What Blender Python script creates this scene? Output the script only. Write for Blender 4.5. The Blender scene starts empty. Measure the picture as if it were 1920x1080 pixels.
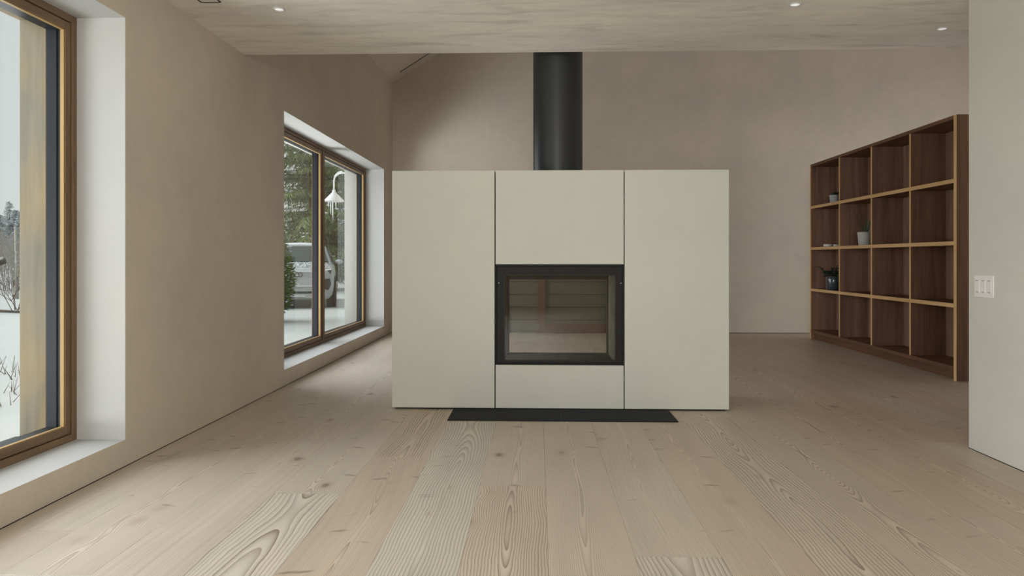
import bpy, bmesh, math, random
from mathutils import Vector, Matrix, noise as mnoise
PI = math.pi
random.seed(7)
SC = bpy.context.scene
COL = SC.collection

# ------------------------------------------------------------------ camera
cam_data = bpy.data.cameras.new('camera')
cam = bpy.data.objects.new('camera', cam_data); COL.objects.link(cam)
F = 1400.0
cam_data.sensor_width = 36.0
cam_data.lens = F / 1920 * 36.0
cam_data.shift_y = -54.0 / 1920
cam_data.clip_end = 600
cam.location = (0, 0, 1.05)
cam.rotation_euler = (PI / 2, 0, math.atan(47.0 / F))
SC.camera = cam
# ------------------------------------------------------------------ sky, lamps, exposure
SC.view_settings.view_transform = 'Standard'
SC.view_settings.look = 'None'
SC.view_settings.gamma = 1.0
SC.view_settings.use_curve_mapping = False
SC.view_settings.exposure = 0.0
cy = SC.cycles
cy.use_denoising = True
cy.max_bounces = 10; cy.diffuse_bounces = 6; cy.glossy_bounces = 4
cy.transmission_bounces = 6; cy.transparent_max_bounces = 16
cy.caustics_reflective = False; cy.caustics_refractive = False
cy.sample_clamp_indirect = 6.0

world = bpy.data.worlds.new('overcast_sky'); SC.world = world
world.use_nodes = True
wn = world.node_tree; wn.nodes.clear()
w_out = wn.nodes.new('ShaderNodeOutputWorld'); w_bg = wn.nodes.new('ShaderNodeBackground')
w_tc = wn.nodes.new('ShaderNodeTexCoord'); w_sep = wn.nodes.new('ShaderNodeSeparateXYZ')
w_ramp = wn.nodes.new('ShaderNodeValToRGB')
wn.links.new(w_tc.outputs['Generated'], w_sep.inputs[0]); wn.links.new(w_sep.outputs[2], w_ramp.inputs[0])
e = w_ramp.color_ramp.elements
e[0].position = 0.0; e[0].color = (.66, .70, .685, 1)
e[1].position = 1.0; e[1].color = (1.0, 1.06, 1.07, 1)
m_ = e.new(.45); m_.color = (.62, .68, .67, 1)
wn.links.new(w_ramp.outputs[0], w_bg.inputs[0]); wn.links.new(w_bg.outputs[0], w_out.inputs[0])
w_bg.inputs[1].default_value = 1.0

def lamp(name, kind, loc, target, energy, color=(1, 1, 1), **kw):
    d = bpy.data.lights.new(name, kind); d.energy = energy; d.color = color
    for k, v in kw.items(): setattr(d, k, v)
    o = bpy.data.objects.new(name, d); COL.objects.link(o); o.location = loc
    o.rotation_euler = (Vector(target) - Vector(loc)).to_track_quat('-Z', 'Y').to_euler()
    return o
# the bright part of the cloud cover, over the window side of the house
lamp('veiled_sun', 'SUN', (-20, 0, 10.0), (0, 0, 0), 6.1, (.93, .98, 1.03), angle=math.radians(85))
# added strong fill lamp at an assumed rear window, brightening the fireplace front
lamp('rear_daylight', 'AREA', (-.75, -3.85, 1.66), (-.75, 5, 2.3), 155, (.99, .995, .97), shape='RECTANGLE', size=2.2, size_y=1.35)

# added fill lamp at an unseen window, brightening the back wall
lamp('side_daylight', 'AREA', (6.9, 8.2, 1.5), (0, 8.2, 4.4), 55, (.97, .99, 1.0), shape='RECTANGLE', size=3.6, size_y=1.9)

# added lamps lying unseen on the snow, throwing fill light up into the room
lamp('snow_glare', 'AREA', (-4.0, 7.3, -.04), (-3.1, 7.9, 3), 270, (.96, .99, 1.0), shape='RECTANGLE', size=1.8, size_y=2.6)
lamp('snow_glare', 'AREA', (-4.2, 1.1, -.04), (-3.2, 1.6, 3), 285, (.96, .99, 1.0), shape='RECTANGLE', size=2.2, size_y=3.2)

# ------------------------------------------------------------------ helpers
def tag(o, label=None, cat=None, group=None, kind=None):
    if label: o['label'] = label
    if cat: o['category'] = cat
    if group: o['group'] = group
    if kind: o['kind'] = kind
    return o
def empty(name, loc=(0, 0, 0), rz=0, **kw):
    o = bpy.data.objects.new(name, None); COL.objects.link(o)
    o.empty_display_size = .05; o.location = loc; o.rotation_euler = (0, 0, rz)
    return tag(o, **kw)
class MB:
    """collects shapes and links them as one mesh"""
    def __init__(s): s.bm = bmesh.new()
    def box(s, x0, x1, y0, y1, z0, z1, bev=0, mi=0):
        r = bmesh.ops.create_cube(s.bm, size=1)
        v = r['verts']
        for q in v:
            q.co = Vector((x0 + (q.co.x + .5) * (x1 - x0), y0 + (q.co.y + .5) * (y1 - y0), z0 + (q.co.z + .5) * (z1 - z0)))
        fs = {f for q in v for f in q.link_faces}
        for f in fs: f.material_index = mi
        if bev:
            es = list({ed for f in fs for ed in f.edges})
            bmesh.ops.bevel(s.bm, geom=es, offset=bev, segments=1, affect='EDGES', profile=.5)
        return s
    def tube(s, pts, rad, n=8, caps=True):
        rad = rad if isinstance(rad, (list, tuple)) else [rad] * len(pts)
        pts = [Vector(p) for p in pts]; rings = []; a = None
        for i, p in enumerate(pts):
            d = (pts[min(i + 1, len(pts) - 1)] - pts[max(i - 1, 0)]).normalized()
            a = d.cross(Vector((0, 0, 1)) if abs(d.z) < .9 else Vector((1, 0, 0))) if a is None else a - d * a.dot(d)
            a.normalize(); b = d.cross(a)
            rings.append([s.bm.verts.new(p + (a * math.cos(2 * PI * k / n) + b * math.sin(2 * PI * k / n)) * rad[i]) for k in range(n)])
        for i in range(len(rings) - 1):
            for k in range(n):
                f = s.bm.faces.new((rings[i][k], rings[i][(k + 1) % n], rings[i + 1][(k + 1) % n], rings[i + 1][k])); f.smooth = n > 5
        if caps:
            s.bm.faces.new(rings[0][::-1]); s.bm.faces.new(rings[-1])
        return s
    def lathe(s, prof, n=32, c=(0, 0, 0), smooth=True, ax=None):
        """prof: (radius, z) pairs; a radius of 0 closes the end"""
        rings = []
        for r, z in prof:
            if r < 1e-6: rings.append([s.bm.verts.new((c[0], c[1], c[2] + z))])
            else: rings.append([s.bm.verts.new((c[0] + r * math.cos(2 * PI * k / n), c[1] + r * math.sin(2 * PI * k / n), c[2] + z)) for k in range(n)])
        for a, b in zip(rings, rings[1:]):
            for k in range(n):
                k2 = (k + 1) % n
                if len(a) == 1 and len(b) == 1: continue
                if len(a) == 1: f = s.bm.faces.new((a[0], b[k2], b[k]))
                elif len(b) == 1: f = s.bm.faces.new((a[k], a[k2], b[0]))
                else: f = s.bm.faces.new((a[k], a[k2], b[k2], b[k]))
                f.smooth = smooth
        return s
    def prism(s, poly, fn, d0, d1):
        """poly of 2-D points, fn(u, v, d) -> 3-D; extruded from d0 to d1"""
        a = [s.bm.verts.new(fn(u, v, d0)) for u, v in poly]; b = [s.bm.verts.new(fn(u, v, d1)) for u, v in poly]
        s.bm.faces.new(a[::-1]); s.bm.faces.new(b)
        n = len(poly)
        for i in range(n): s.bm.faces.new((a[i], a[(i + 1) % n], b[(i + 1) % n], b[i]))
        return s
    def build(s, name, mats, parent=None, loc=None, recalc=True, **kw):
        if recalc: bmesh.ops.recalc_face_normals(s.bm, faces=s.bm.faces[:])
        me = bpy.data.meshes.new(name); s.bm.to_mesh(me); s.bm.free()
        for m in (mats if isinstance(mats, (list, tuple)) else [mats]): me.materials.append(m)
        o = bpy.data.objects.new(name, me); COL.objects.link(o)
        if loc: o.location = loc
        if parent: o.parent = parent
        return tag(o, **kw)
def raw_mesh(name, verts, faces, mats, parent=None, mis=None, smooth=False, loc=None, **kw):
    me = bpy.data.meshes.new(name); me.from_pydata(verts, [], faces)
    for m in (mats if isinstance(mats, (list, tuple)) else [mats]): me.materials.append(m)
    if mis: me.polygons.foreach_set('material_index', mis)
    if smooth: me.polygons.foreach_set('use_smooth', [True] * len(faces))
    me.update()
    o = bpy.data.objects.new(name, me); COL.objects.link(o)
    if loc: o.location = loc
    if parent: o.parent = parent
    return tag(o, **kw)

# ------------------------------------------------------------------ materials
class NT:
    """short spelling of a node tree"""
    def __init__(s, name, rough=.6, color=(.5, .5, .5), metallic=0, spec=.5):
        s.m = bpy.data.materials.new(name); s.m.use_nodes = True
        s.t = s.m.node_tree; s.n = s.t.nodes; s.b = s.n['Principled BSDF']; s.out = s.n['Material Output']
        s.b.inputs['Roughness'].default_value = rough; s.b.inputs['Metallic'].default_value = metallic
        s.b.inputs['Base Color'].default_value = (*color, 1); s.b.inputs['Specular IOR Level'].default_value = spec
    def put(s, sock, v):
        if hasattr(v, 'is_output') or isinstance(v, bpy.types.NodeSocket): s.t.links.new(v, sock)
        elif isinstance(v, (tuple, list)) and len(v) == 3 and sock.type == 'RGBA': sock.default_value = (*v, 1)
        else: sock.default_value = v
    def coord(s, which='Object'):
        return s.n.new('ShaderNodeTexCoord').outputs[which]
    def mapping(s, vec, scale=(1, 1, 1), loc=(0, 0, 0), rot=(0, 0, 0)):
        n = s.n.new('ShaderNodeMapping'); s.put(n.inputs[0], vec); s.put(n.inputs[1], loc); s.put(n.inputs[2], rot); s.put(n.inputs[3], scale)
        return n.outputs[0]
    def noise(s, vec, scale=5, detail=2, rough=.5, out=0, dist=0):
        n = s.n.new('ShaderNodeTexNoise'); s.put(n.inputs['Vector'], vec); n.inputs['Scale'].default_value = scale
        n.inputs['Detail'].default_value = detail; n.inputs['Roughness'].default_value = rough; n.inputs['Distortion'].default_value = dist
        return n.outputs[out]
    def voronoi(s, vec, scale=5, rand=1.0, out=0):
        n = s.n.new('ShaderNodeTexVoronoi'); s.put(n.inputs['Vector'], vec); n.inputs['Scale'].default_value = scale
        n.inputs['Randomness'].default_value = rand
        return n.outputs[out]
    def math(s, op, a, b=0.0, c=0.0):
        n = s.n.new('ShaderNodeMath'); n.operation = op
        s.put(n.inputs[0], a); s.put(n.inputs[1], b); s.put(n.inputs[2], c)
        return n.outputs[0]
    def add(s, a, b): return s.math('ADD', a, b)
    def mul(s, a, b): return s.math('MULTIPLY', a, b)
    def sub(s, a, b): return s.math('SUBTRACT', a, b)
    def rng(s, v, a, b, c=0.0, d=1.0, smooth=False):
        n = s.n.new('ShaderNodeMapRange'); n.clamp = True
        if smooth: n.interpolation_type = 'SMOOTHSTEP'
        for i, q in enumerate((v, a, b, c, d)): s.put(n.inputs[i], q)
        return n.outputs[0]
    def mix(s, fac, a, b, mode='MIX'):
        n = s.n.new('ShaderNodeMix'); n.data_type = 'RGBA'; n.blend_type = mode
        s.put(n.inputs[0], fac); s.put(n.inputs[6], a); s.put(n.inputs[7], b)
        return n.outputs[2]
    def sep(s, v):
        n = s.n.new('ShaderNodeSeparateXYZ'); s.put(n.inputs[0], v); return n.outputs
    def comb(s, x, y, z):
        n = s.n.new('ShaderNodeCombineXYZ'); s.put(n.inputs[0], x); s.put(n.inputs[1], y); s.put(n.inputs[2], z); return n.outputs[0]
    def color(s, v): s.put(s.b.inputs['Base Color'], v); return s
    def rough(s, v): s.put(s.b.inputs['Roughness'], v); return s
    def bump(s, h, strength=.2, dist=.01):
        n = s.n.new('ShaderNodeBump'); s.put(n.inputs['Height'], h); n.inputs['Strength'].default_value = strength; n.inputs['Distance'].default_value = dist
        s.t.links.new(n.outputs[0], s.b.inputs['Normal']); return s

def flat(name, color, rough=.6, metallic=0, spec=.5, var=.08, scale=30):
    t = NT(name, rough, color, metallic, spec)
    n = t.noise(t.coord(), scale, 3)
    f = t.rng(n, .3, .7, 1 - var, 1 + var)
    t.color(t.mix(1.0, color, t.comb(f, f, f), 'MULTIPLY'))
    t.bump(n, .06, .002)
    return t.m
def plaster(name, c, blotch=.1, fine=.05, stretch=(1, 1, 1), mark=0.0, grain=420):
    t = NT(name, .88, c, spec=.2)
    co = t.coord()
    big = t.noise(t.mapping(co, stretch), 1.3, 5, .6)
    med = t.noise(t.mapping(co, stretch), 9, 4, .65)
    tiny = t.noise(co, grain, 2, .7)
    f = t.add(t.rng(big, .3, .7, 1 - blotch, 1 + blotch), t.add(t.rng(med, .3, .7, -blotch * .35, blotch * .35), t.rng(tiny, .25, .75, -fine, fine)))
    if mark:
        st = t.noise(t.mapping(co, (1.2, 5.5, 1)), 1.6, 6, .62, dist=.6)
        f = t.sub(f, t.rng(st, .53, .74, 0, mark))
    warm = t.mix(t.rng(big, .35, .65, 0, 1), c, (c[0] * 1.0, c[1] * .985, c[2] * .95))
    t.color(t.mix(1.0, warm, t.comb(f, f, f), 'MULTIPLY'))
    t.bump(t.add(t.mul(med, .6), t.mul(tiny, .25)), .16, .004)
    return t.m
M = {}
M['plaster'] = plaster('clay_plaster', (.635, .575, .50), .07, .07)
M['plaster_pale'] = plaster('pale_clay_plaster', (.60, .595, .55), .05, .07)
M['ceiling'] = plaster('trowelled_ceiling_plaster', (.81, .775, .715), .12, .06, (.7, 2.2, 1), .26)
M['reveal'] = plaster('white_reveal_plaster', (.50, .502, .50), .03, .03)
M['panel'] = plaster('limestone_panel', (.635, .64, .59), .035, .06)
M['dark'] = flat('dark_void', (.012, .012, .012), .8)
M['black_steel'] = flat('black_steel', (.017, .017, .0165), .55, 0, .2, .15, 60)
M['steel_trim'] = flat('dark_bronze_steel', (.028, .026, .023), .6, 0, .3)
M['hearth'] = flat('black_hearth_steel', (.014, .0145, .016), .6, 0, .12, .2, 8)
M['alu'] = flat('anthracite_aluminium', (.017, .019, .023), .5, 0, .3)
M['render_white'] = plaster('exterior_render', (.46, .455, .425), .06, .05)
M['white_plastic'] = flat('white_plastic', (.78, .77, .76), .35, 0, .5, .02)
t = NT('spotlight_lens', .4, (.8, .8, .8)); t.b.inputs['Emission Color'].default_value = (1, .97, .93, 1); t.b.inputs['Emission Strength'].default_value = .55; M['lens'] = t.m
M['white_metal'] = flat('white_painted_metal', (.56, .57, .58), .45, 0, .5, .04)
M['ceramic_white'] = flat('white_ceramic', (.72, .71, .68), .4, 0, .5, .05)
M['pot_gray'] = flat('speckled_stone_pot', (.46, .45, .42), .7, 0, .4, .18, 90)
M['pot_blue'] = flat('grey_blue_pot', (.36, .38, .40), .6, 0, .4, .1, 60)
M['soil'] = flat('potting_soil', (.03, .022, .016), .95)
M['leaf_dark'] = flat('dark_leaf', (.018, .04, .022), .45, 0, .5, .3, 30)
M['leaf_aloe'] = flat('aloe_leaf', (.07, .115, .06), .5, 0, .5, .3, 40)
M['mark'] = flat('grey_marking', (.30, .30, .31), .6)

def floor_wood():
    """flat-sawn Douglas fir: rings cut by a slowly wandering plane, spike knots; ring pitch, boldness and tint come from each plank's own object colour"""
    t = NT('douglas_plank', .45, spec=.32)
    oi = t.n.new('ShaderNodeObjectInfo'); orgb = t.sep(oi.outputs['Color'])
    pitch, bold, tint, seed = orgb[0], orgb[1], orgb[2], t.mul(oi.outputs['Alpha'], 97.0)
    p = t.sep(t.coord()); x, y = p[0], p[1]
    along = t.comb(0.0, y, seed)
    wob = t.sub(t.noise(t.mapping(along, (1, .55, 1)), 1.0, 2), .5)
    x0 = t.mul(wob, .16)
    wig = t.mul(t.sub(t.noise(t.comb(t.mul(x, 6), t.mul(y, 1.15), seed), 1.0, 3, .55), .5), .05)
    # knots
    kv = t.comb(t.mul(x, 3.1), t.mul(y, 1.75), seed)
    kd = t.voronoi(kv, 1.0, 1.0)
    sw = t.mul(t.rng(kd, 0, .30, 1, 0, True), .022)
    wig = t.mul(t.add(wig, t.mul(t.sub(t.noise(t.comb(t.mul(x, 5), t.mul(y, 13), seed), 1.0, 2), .5), .006)), t.rng(bold, .2, .9, .35, 1.0))
    dep = t.add(t.mul(t.sub(t.noise(t.mapping(along, (1, .46, 1)), 1.0, 1), .5), t.rng(bold, .2, .9, .09, .62)), t.mul(t.sub(oi.outputs['Alpha'], .5), .05))
    u = t.add(t.sub(x, x0), wig)
    r = t.math('SQRT', t.add(t.mul(u, u), t.mul(dep, dep)))
    r = t.add(r, sw)
    freq = t.rng(pitch, 0, 1, 45, 190)
    ring = t.mul(r, freq)
    fr = t.math('FRACT', ring)
    idn = t.noise(t.comb(t.math('FLOOR', ring), seed, 0.0), 1.0, 0)
    late = t.mul(t.math('POWER', fr, t.rng(bold, 0, 1, 1.5, 2.1)), t.rng(fr, .93, 1.0, 1, 0, True))
    late = t.mul(late, t.rng(idn, .3, .7, .55, 1.1))
    fib = t.noise(t.comb(t.mul(x, 260), t.mul(y, 5), seed), 1.0, 3, .6)
    blot = t.noise(t.comb(t.mul(x, 6), t.mul(y, .9), seed), 1.0, 4, .6)
    pale = t.mix(tint, (.60, .555, .475), (.575, .465, .365))
    darkc = t.mix(tint, (.175, .125, .088), (.19, .118, .078))
    amt = t.mul(late, t.rng(bold, 0, 1, .55, 1.0))
    c = t.mix(amt, pale, darkc)
    f = t.add(t.rng(blot, .3, .7, .93, 1.07), t.rng(fib, .3, .7, -.05, .05))
    c = t.mix(1.0, c, t.comb(f, f, f), 'MULTIPLY')
    # pith side of bold planks: smooth pinkish patches
    patch = t.mul(t.rng(t.noise(t.comb(t.mul(x, 13), t.mul(y, 3.4), t.add(seed, 40.0)), 1.0, 2), .70, .735, 0, .75), t.rng(t.math('ABSOLUTE', u), .02, .075, 1, 0))
    c = t.mix(t.mul(patch, bold), c, (.34, .255, .19))
    # spike knots: slim dark wedges running sideways from the middle line
    sv = t.comb(t.mul(x, 3.4), t.mul(t.add(y, t.mul(t.math('ABSOLUTE', x), .28)), 12.0), t.add(seed, 11.0))
    sd = t.voronoi(sv, 1.0, 1.0)
    gate = t.rng(t.noise(t.comb(t.mul(x, 2.0), t.mul(y, 2.3), t.add(seed, 5.0)), 1.0, 1), .38, .46, 0, 1)
    spike = t.mul(t.mul(t.rng(sd, .06, .17, 1, 0, True), gate), t.rng(bold, 0, .8, .85, .1))
    c = t.mix(spike, c, (.12, .088, .07))
    knot = t.rng(kd, .035, .075, 1, 0, True)
    c = t.mix(t.mul(knot, .8), c, (.16, .11, .08))
    halo = t.mul(t.rng(kd, .05, .16, 1, 0, True), .35)
    c = t.mix(halo, c, (.30, .20, .135))
    t.color(c)
    t.rough(t.rng(fib, .3, .7, .38, .5))
    t.bump(t.add(t.mul(late, -.5), t.mul(fib, .3)), .12, .002)
    return t.m
M['plank'] = floor_wood()
def wood(name, c1, c2, axis=2, scale=1.0, rough=.5, strength=1.0, spec=.35):
    t = NT(name, rough, spec=spec)
    co = t.coord()
    oi = t.n.new('ShaderNodeObjectInfo')
    sc = [26 * scale] * 3; sc[axis] = 1.6 * scale
    off = t.comb(t.mul(oi.outputs['Random'], 31.0), t.mul(oi.outputs['Random'], 17.0), t.mul(oi.outputs['Random'], 9.0))
    va = t.n.new('ShaderNodeVectorMath'); va.operation = 'ADD'; t.put(va.inputs[0], co); t.put(va.inputs[1], off)
    n1 = t.noise(t.mapping(va.outputs[0], sc), 1.0, 5, .62, dist=.5)
    sc2 = [6 * scale] * 3; sc2[axis] = .5 * scale
    n2 = t.noise(t.mapping(va.outputs[0], sc2), 1.0, 3, .5)
    sc3 = [240 * scale] * 3; sc3[axis] = 7 * scale
    n3 = t.noise(t.mapping(va.outputs[0], sc3), 1.0, 2)
    f = t.add(t.mul(t.rng(n1, .32, .68), .55), t.add(t.mul(t.rng(n2, .3, .7), .35), t.mul(t.rng(n3, .3, .7), .15)))
    t.color(t.mix(t.mul(f, strength), c1, c2))
    t.bump(n3, .08, .002)
    return t.m
M['frame_wood_z'] = wood('window_oak_upright', (.125, .075, .042), (.26, .165, .09), 2)
M['frame_wood_y'] = wood('window_oak_rail', (.125, .075, .042), (.26, .165, .09), 1)
M['bead_y'] = wood('pale_bead_rail', (.36, .235, .095), (.50, .345, .155), 1, spec=.2)  # daylight on the inner sash edge, painted as paler wood
M['bead_z'] = wood('pale_bead_upright', (.36, .235, .095), (.50, .345, .155), 2, spec=.2)
M['walnut_z'] = wood('reddish_shelf_wood_upright', (.125, .072, .053), (.37, .21, .148), 2, .6, spec=.2)
M['walnut_y'] = wood('reddish_shelf_wood_rail', (.085, .04, .023), (.19, .09, .048), 1, .6, spec=.2)
M['lip_y'] = wood('pale_shelf_edge_rail', (.46, .275, .12), (.74, .49, .24), 1, .8)  # pale lipping, brightened in colour for the window light on shelf fronts
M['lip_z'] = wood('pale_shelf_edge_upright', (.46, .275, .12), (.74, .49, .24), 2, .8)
M['red_frame'] = wood('red_brown_frame_wood', (.078, .027, .017), (.135, .05, .03), 2, .8)
M['board_green'] = wood('grey_green_board', (.068, .068, .050), (.110, .109, .083), 0, .5)
def weathered():
    t = NT('weathered_plywood', .8, spec=.2)
    co = t.coord()
    n = t.noise(t.mapping(co, (3, 3, 1.1)), 1.2, 6, .62, dist=.5)
    g = t.noise(t.mapping(co, (22, 22, 1.4)), 1.0, 5, .6, dist=.4)
    c = t.mix(t.rng(n, .40, .62, 0, 1), (.20, .185, .145), (.31, .235, .13))
    c = t.mix(t.mul(t.rng(g, .3, .7), .55), c, (.38, .325, .235))
    t.color(c); t.bump(g, .12, .003)
    return t.m
M['plywood'] = weathered()
def glass(name, tint=(1, 1, 1), ior=1.45, gain=1.0):
    t = NT(name)
    tr = t.n.new('ShaderNodeBsdfTransparent'); tr.inputs[0].default_value = (*tint, 1)
    gl = t.n.new('ShaderNodeBsdfGlossy'); gl.inputs['Roughness'].default_value = 0.0; gl.inputs[0].default_value = (gain, gain, gain, 1)
    fr = t.n.new('ShaderNodeFresnel'); fr.inputs[0].default_value = ior
    mx = t.n.new('ShaderNodeMixShader')
    geo = t.n.new('ShaderNodeNewGeometry')       # only the face towards the viewer mirrors; no inner bounce in a thin pane
    t.put(mx.inputs[0], t.mul(fr.outputs[0], t.sub(1.0, geo.outputs['Backfacing']))); t.t.links.new(tr.outputs[0], mx.inputs[1]); t.t.links.new(gl.outputs[0], mx.inputs[2])
    t.t.links.new(mx.outputs[0], t.out.inputs[0])
    return t.m
M['glass'] = glass('window_glass', (.985, .99, .985))
M['fire_glass'] = glass('fire_door_glass', (.95, .95, .93))
M['vase_glass'] = flat('smoky_blue_vase', (.05, .065, .075), .12, 0, .6)

# ------------------------------------------------------------------ the room
XL, XLO, XM = -2.085, -2.62, -2.335       # inner face, outer face, window plane of the left wall
YR, YB = -4.0, 10.7                       # rear and back walls
CZ, CY = 2.506, 5.258                     # flat ceiling height and its front edge
XR, XE = 2.40, 7.0                        # right wall return, far right wall
EAVE, PITCH = 3.585, .634
W1 = (-.34, 3.715); W2 = (6.09, 10.11); WZ = (.136, 2.274)

fl = MB().box(XLO, XE + .35, YR - .2, YB + .2, -.16, -.022).build('floor', M['dark'], label='pale Douglas fir plank floor running towards the back wall', cat='floor', kind='structure')
PW = .305
# per plank column: list of (y0, y1, pitch, bold, tint)
fixed = {
    -3: [(-4, 3.31, .20, .95, .15), (3.31, 8.2, .62, .25, .35), (8.2, YB, .7, .2, .6)],
    -2: [(-4, .9, .8, .2, .5), (.9, 3.94, .85, .3, .85), (3.94, 7.0, .2, 1.0, .75), (7.0, YB, .7, .3, .5)],
    -1: [(-4, 5.9, .22, .62, .05), (5.9, YB, .6, .3, .5)],
    0: [(-4, 3.45, .40, .85, .70), (3.45, 7.6, .9, .2, .55), (7.6, YB, .7, .3, .4)],
    1: [(-4, 1.0, .8, .2, .4), (1.0, 6.4, .85, .16, .55), (6.4, YB, .7, .3, .4)],
    2: [(-4, 2.65, .14, .85, .1), (2.65, 6.9, .95, .16, .5), (6.9, YB, .7, .3, .4)],
    3: [(-4, 1.4, .7, .3, .5), (1.4, 6.0, .75, .3, .8), (6.0, YB, .7, .3, .6)],
    4: [(-4, 5.6, .14, 1.0, .45), (5.6, YB, .6, .3, .6)],
    5: [(-4, 2.2, .6, .5, .5), (2.2, 5.0, .5, .9, .5), (5.0, YB, .8, .2, .6)],
}
npl = 0
k0 = math.floor((XL - .04) / PW); k1 = math.ceil((XE - .04) / PW)
for k in range(k0, k1 + 1):
    xa, xb = max(.04 + (k - 1) * PW, XL - .02), min(.04 + k * PW, XE)
    if xb - xa < .02: continue
    segs = fixed.get(k)
    if not segs:
        rr = random.Random(100 + k); y = YR - rr.random() * 2; segs = []
        while y < YB:
            L = rr.uniform(3.4, 5.2)
            segs.append((max(y, YR), min(y + L, YB), rr.uniform(.45, .95), rr.uniform(.15, .75), rr.uniform(.55, 1.0) if k > 4 else rr.uniform(.1, .7))); y += L
    for (ya, yb, pt, bo, ti) in segs:
        if yb - ya < .05: continue
        g = .0004
        cx, cyy = (xa + xb) / 2, (ya + yb) / 2
        o = MB().box(xa + g - cx, xb - g - cx, ya + g - cyy, yb - g - cyy, -.022, 0).build('plank', M['plank'], fl, (cx, cyy, 0))
        rr = random.Random(int(k * 77 + ya * 31) + 5)
        o.color = (pt, bo, ti, rr.random()); npl += 1

def wall_with_openings(name, layers, openings, y0, y1, z0, z1, mats, **kw):
    """a wall along Y: layers (xa, xb, material index of the opening's cheeks); openings (ya, yb, za, zb)"""
    ys = sorted({y0, y1, *[v for o in openings for v in o[:2]]}); zs = sorted({z0, z1, *[v for o in openings for v in o[2:]]})
    mb = MB()
    hole = lambda y, z: any(o[0] < y < o[1] and o[2] < z < o[3] for o in openings)
    for i in range(len(ys) - 1):
        for j in range(len(zs) - 1):
            ym, zm = (ys[i] + ys[i + 1]) / 2, (zs[j] + zs[j + 1]) / 2
            if hole(ym, zm): continue
            for xa, xb, mi in layers:
                mb.box(xa, xb, ys[i], ys[i + 1], zs[j], zs[j + 1])
    mb.bm.normal_update()
    for f in mb.bm.faces:
        c = f.calc_center_median()
        for o in openings:
            on_y = (abs(c.y - o[0]) < 1e-4 or abs(c.y - o[1]) < 1e-4) and o[2] < c.z < o[3] and abs(f.normal.y) > .9
            on_z = (abs(c.z - o[2]) < 1e-4 or abs(c.z - o[3]) < 1e-4) and o[0] < c.y < o[1] and abs(f.normal.z) > .9
            if on_y or on_z:
                for xa, xb, mi in layers:
                    if xa < c.x < xb: f.material_index = mi
    return mb.build(name, mats, recalc=False, **kw)
wall_with_openings('wall_left', [(XM, XL, 1), (XLO, XM, 2)], [(*W1, *WZ), (*W2, *WZ)], YR - .2, YB + .2, -.16, EAVE + .25,
                   [M['plaster'], M['reveal'], M['render_white']], label='long clay plaster wall with two deep window openings', cat='wall', kind='structure')
# back wall with its gable
RX = (XL + XE) / 2; RZ = EAVE + PITCH * (RX - XL)
slope = lambda x: EAVE + PITCH * ((x - XL) if x < RX else (XE - x))
MB().prism([(XL, -.16), (XE + .35, -.16), (XE + .35, slope(XE)), (RX, RZ + .1), (XL, EAVE + .0)], lambda u, v, d: (u, d, v), YB, YB + .2).build(
    'wall_back', M['plaster'], label='tall clay plaster gable wall behind the fireplace', cat='wall', kind='structure')
MB().prism([(XLO, slope(XL) - PITCH * (XL - XLO)), (RX, RZ), (RX, RZ + .25), (XLO, slope(XL) - PITCH * (XL - XLO) + .25)], lambda u, v, d: (u, d, v), CY - .2, YB + .2).build(
    'ceiling_slope_left', M['plaster'], label='sloping plaster ceiling rising from the window wall', cat='ceiling', kind='structure')
MB().prism([(XE + .3, slope(XE) - PITCH * .3), (RX, RZ), (RX, RZ + .25), (XE + .3, slope(XE) - PITCH * .3 + .25)], lambda u, v, d: (u, d, v), CY - .2, YB + .2).build(
    'ceiling_slope_right', M['plaster'], label='sloping plaster ceiling above the bookcase side', cat='ceiling', kind='structure')
MB().box(XL, XE, YR, CY, CZ, CZ + .3).build('ceiling', M['ceiling'], label='low flat trowelled plaster ceiling ending above the fireplace', cat='ceiling', kind='structure')
MB().prism([(XL, CZ + .3), (XE, CZ + .3), (XE, slope(XE)), (RX, RZ), (XL, EAVE)], lambda u, v, d: (u, d, v), CY - .2, CY).build(
    'wall_loft', M['plaster'], label='plaster upstand above the edge of the low ceiling', cat='wall', kind='structure')
MB().box(XR, XR + .3, YR, 4.235, -.022, CZ).box(XR + .3, XE, 3.9, 4.235, -.022, CZ).build('wall_right', M['plaster_pale'], label='pale plaster wall return carrying the light switch', cat='wall', kind='structure')
wall_with_openings('wall_far_right', [(XE, XE + .35, 1)], [(6.3, 10.1, .136, 2.274)], 3.9, YB + .2, -.16, slope(XE) + .2, [M['plaster'], M['reveal']],
                   label='plaster wall at the far right end of the room', cat='wall', kind='structure')
rw = empty('window_5', (XE + .3, 8.2, .136), label='timber window in the far right wall behind the bookcase', cat='window', kind='structure')  # unseen window, added for the light of the side lamp
for ya, yb in ((-1.9, -1.84), (-.03, .03), (1.84, 1.9)): MB().box(-.04, .04, ya, yb, 0, 2.138, .003).build('frame_upright', M['frame_wood_z'], rw)
for za, zb in ((0, .06), (2.078, 2.138)): MB().box(-.035, .035, -1.84, 1.84, za, zb, .003).build('frame_rail', M['frame_wood_y'], rw)
for ya, yb in ((-1.84, -.03), (.03, 1.84)): MB().box(-.004, .004, ya, yb, .06, 2.078).build('glass_pane', M['glass'], rw)
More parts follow.
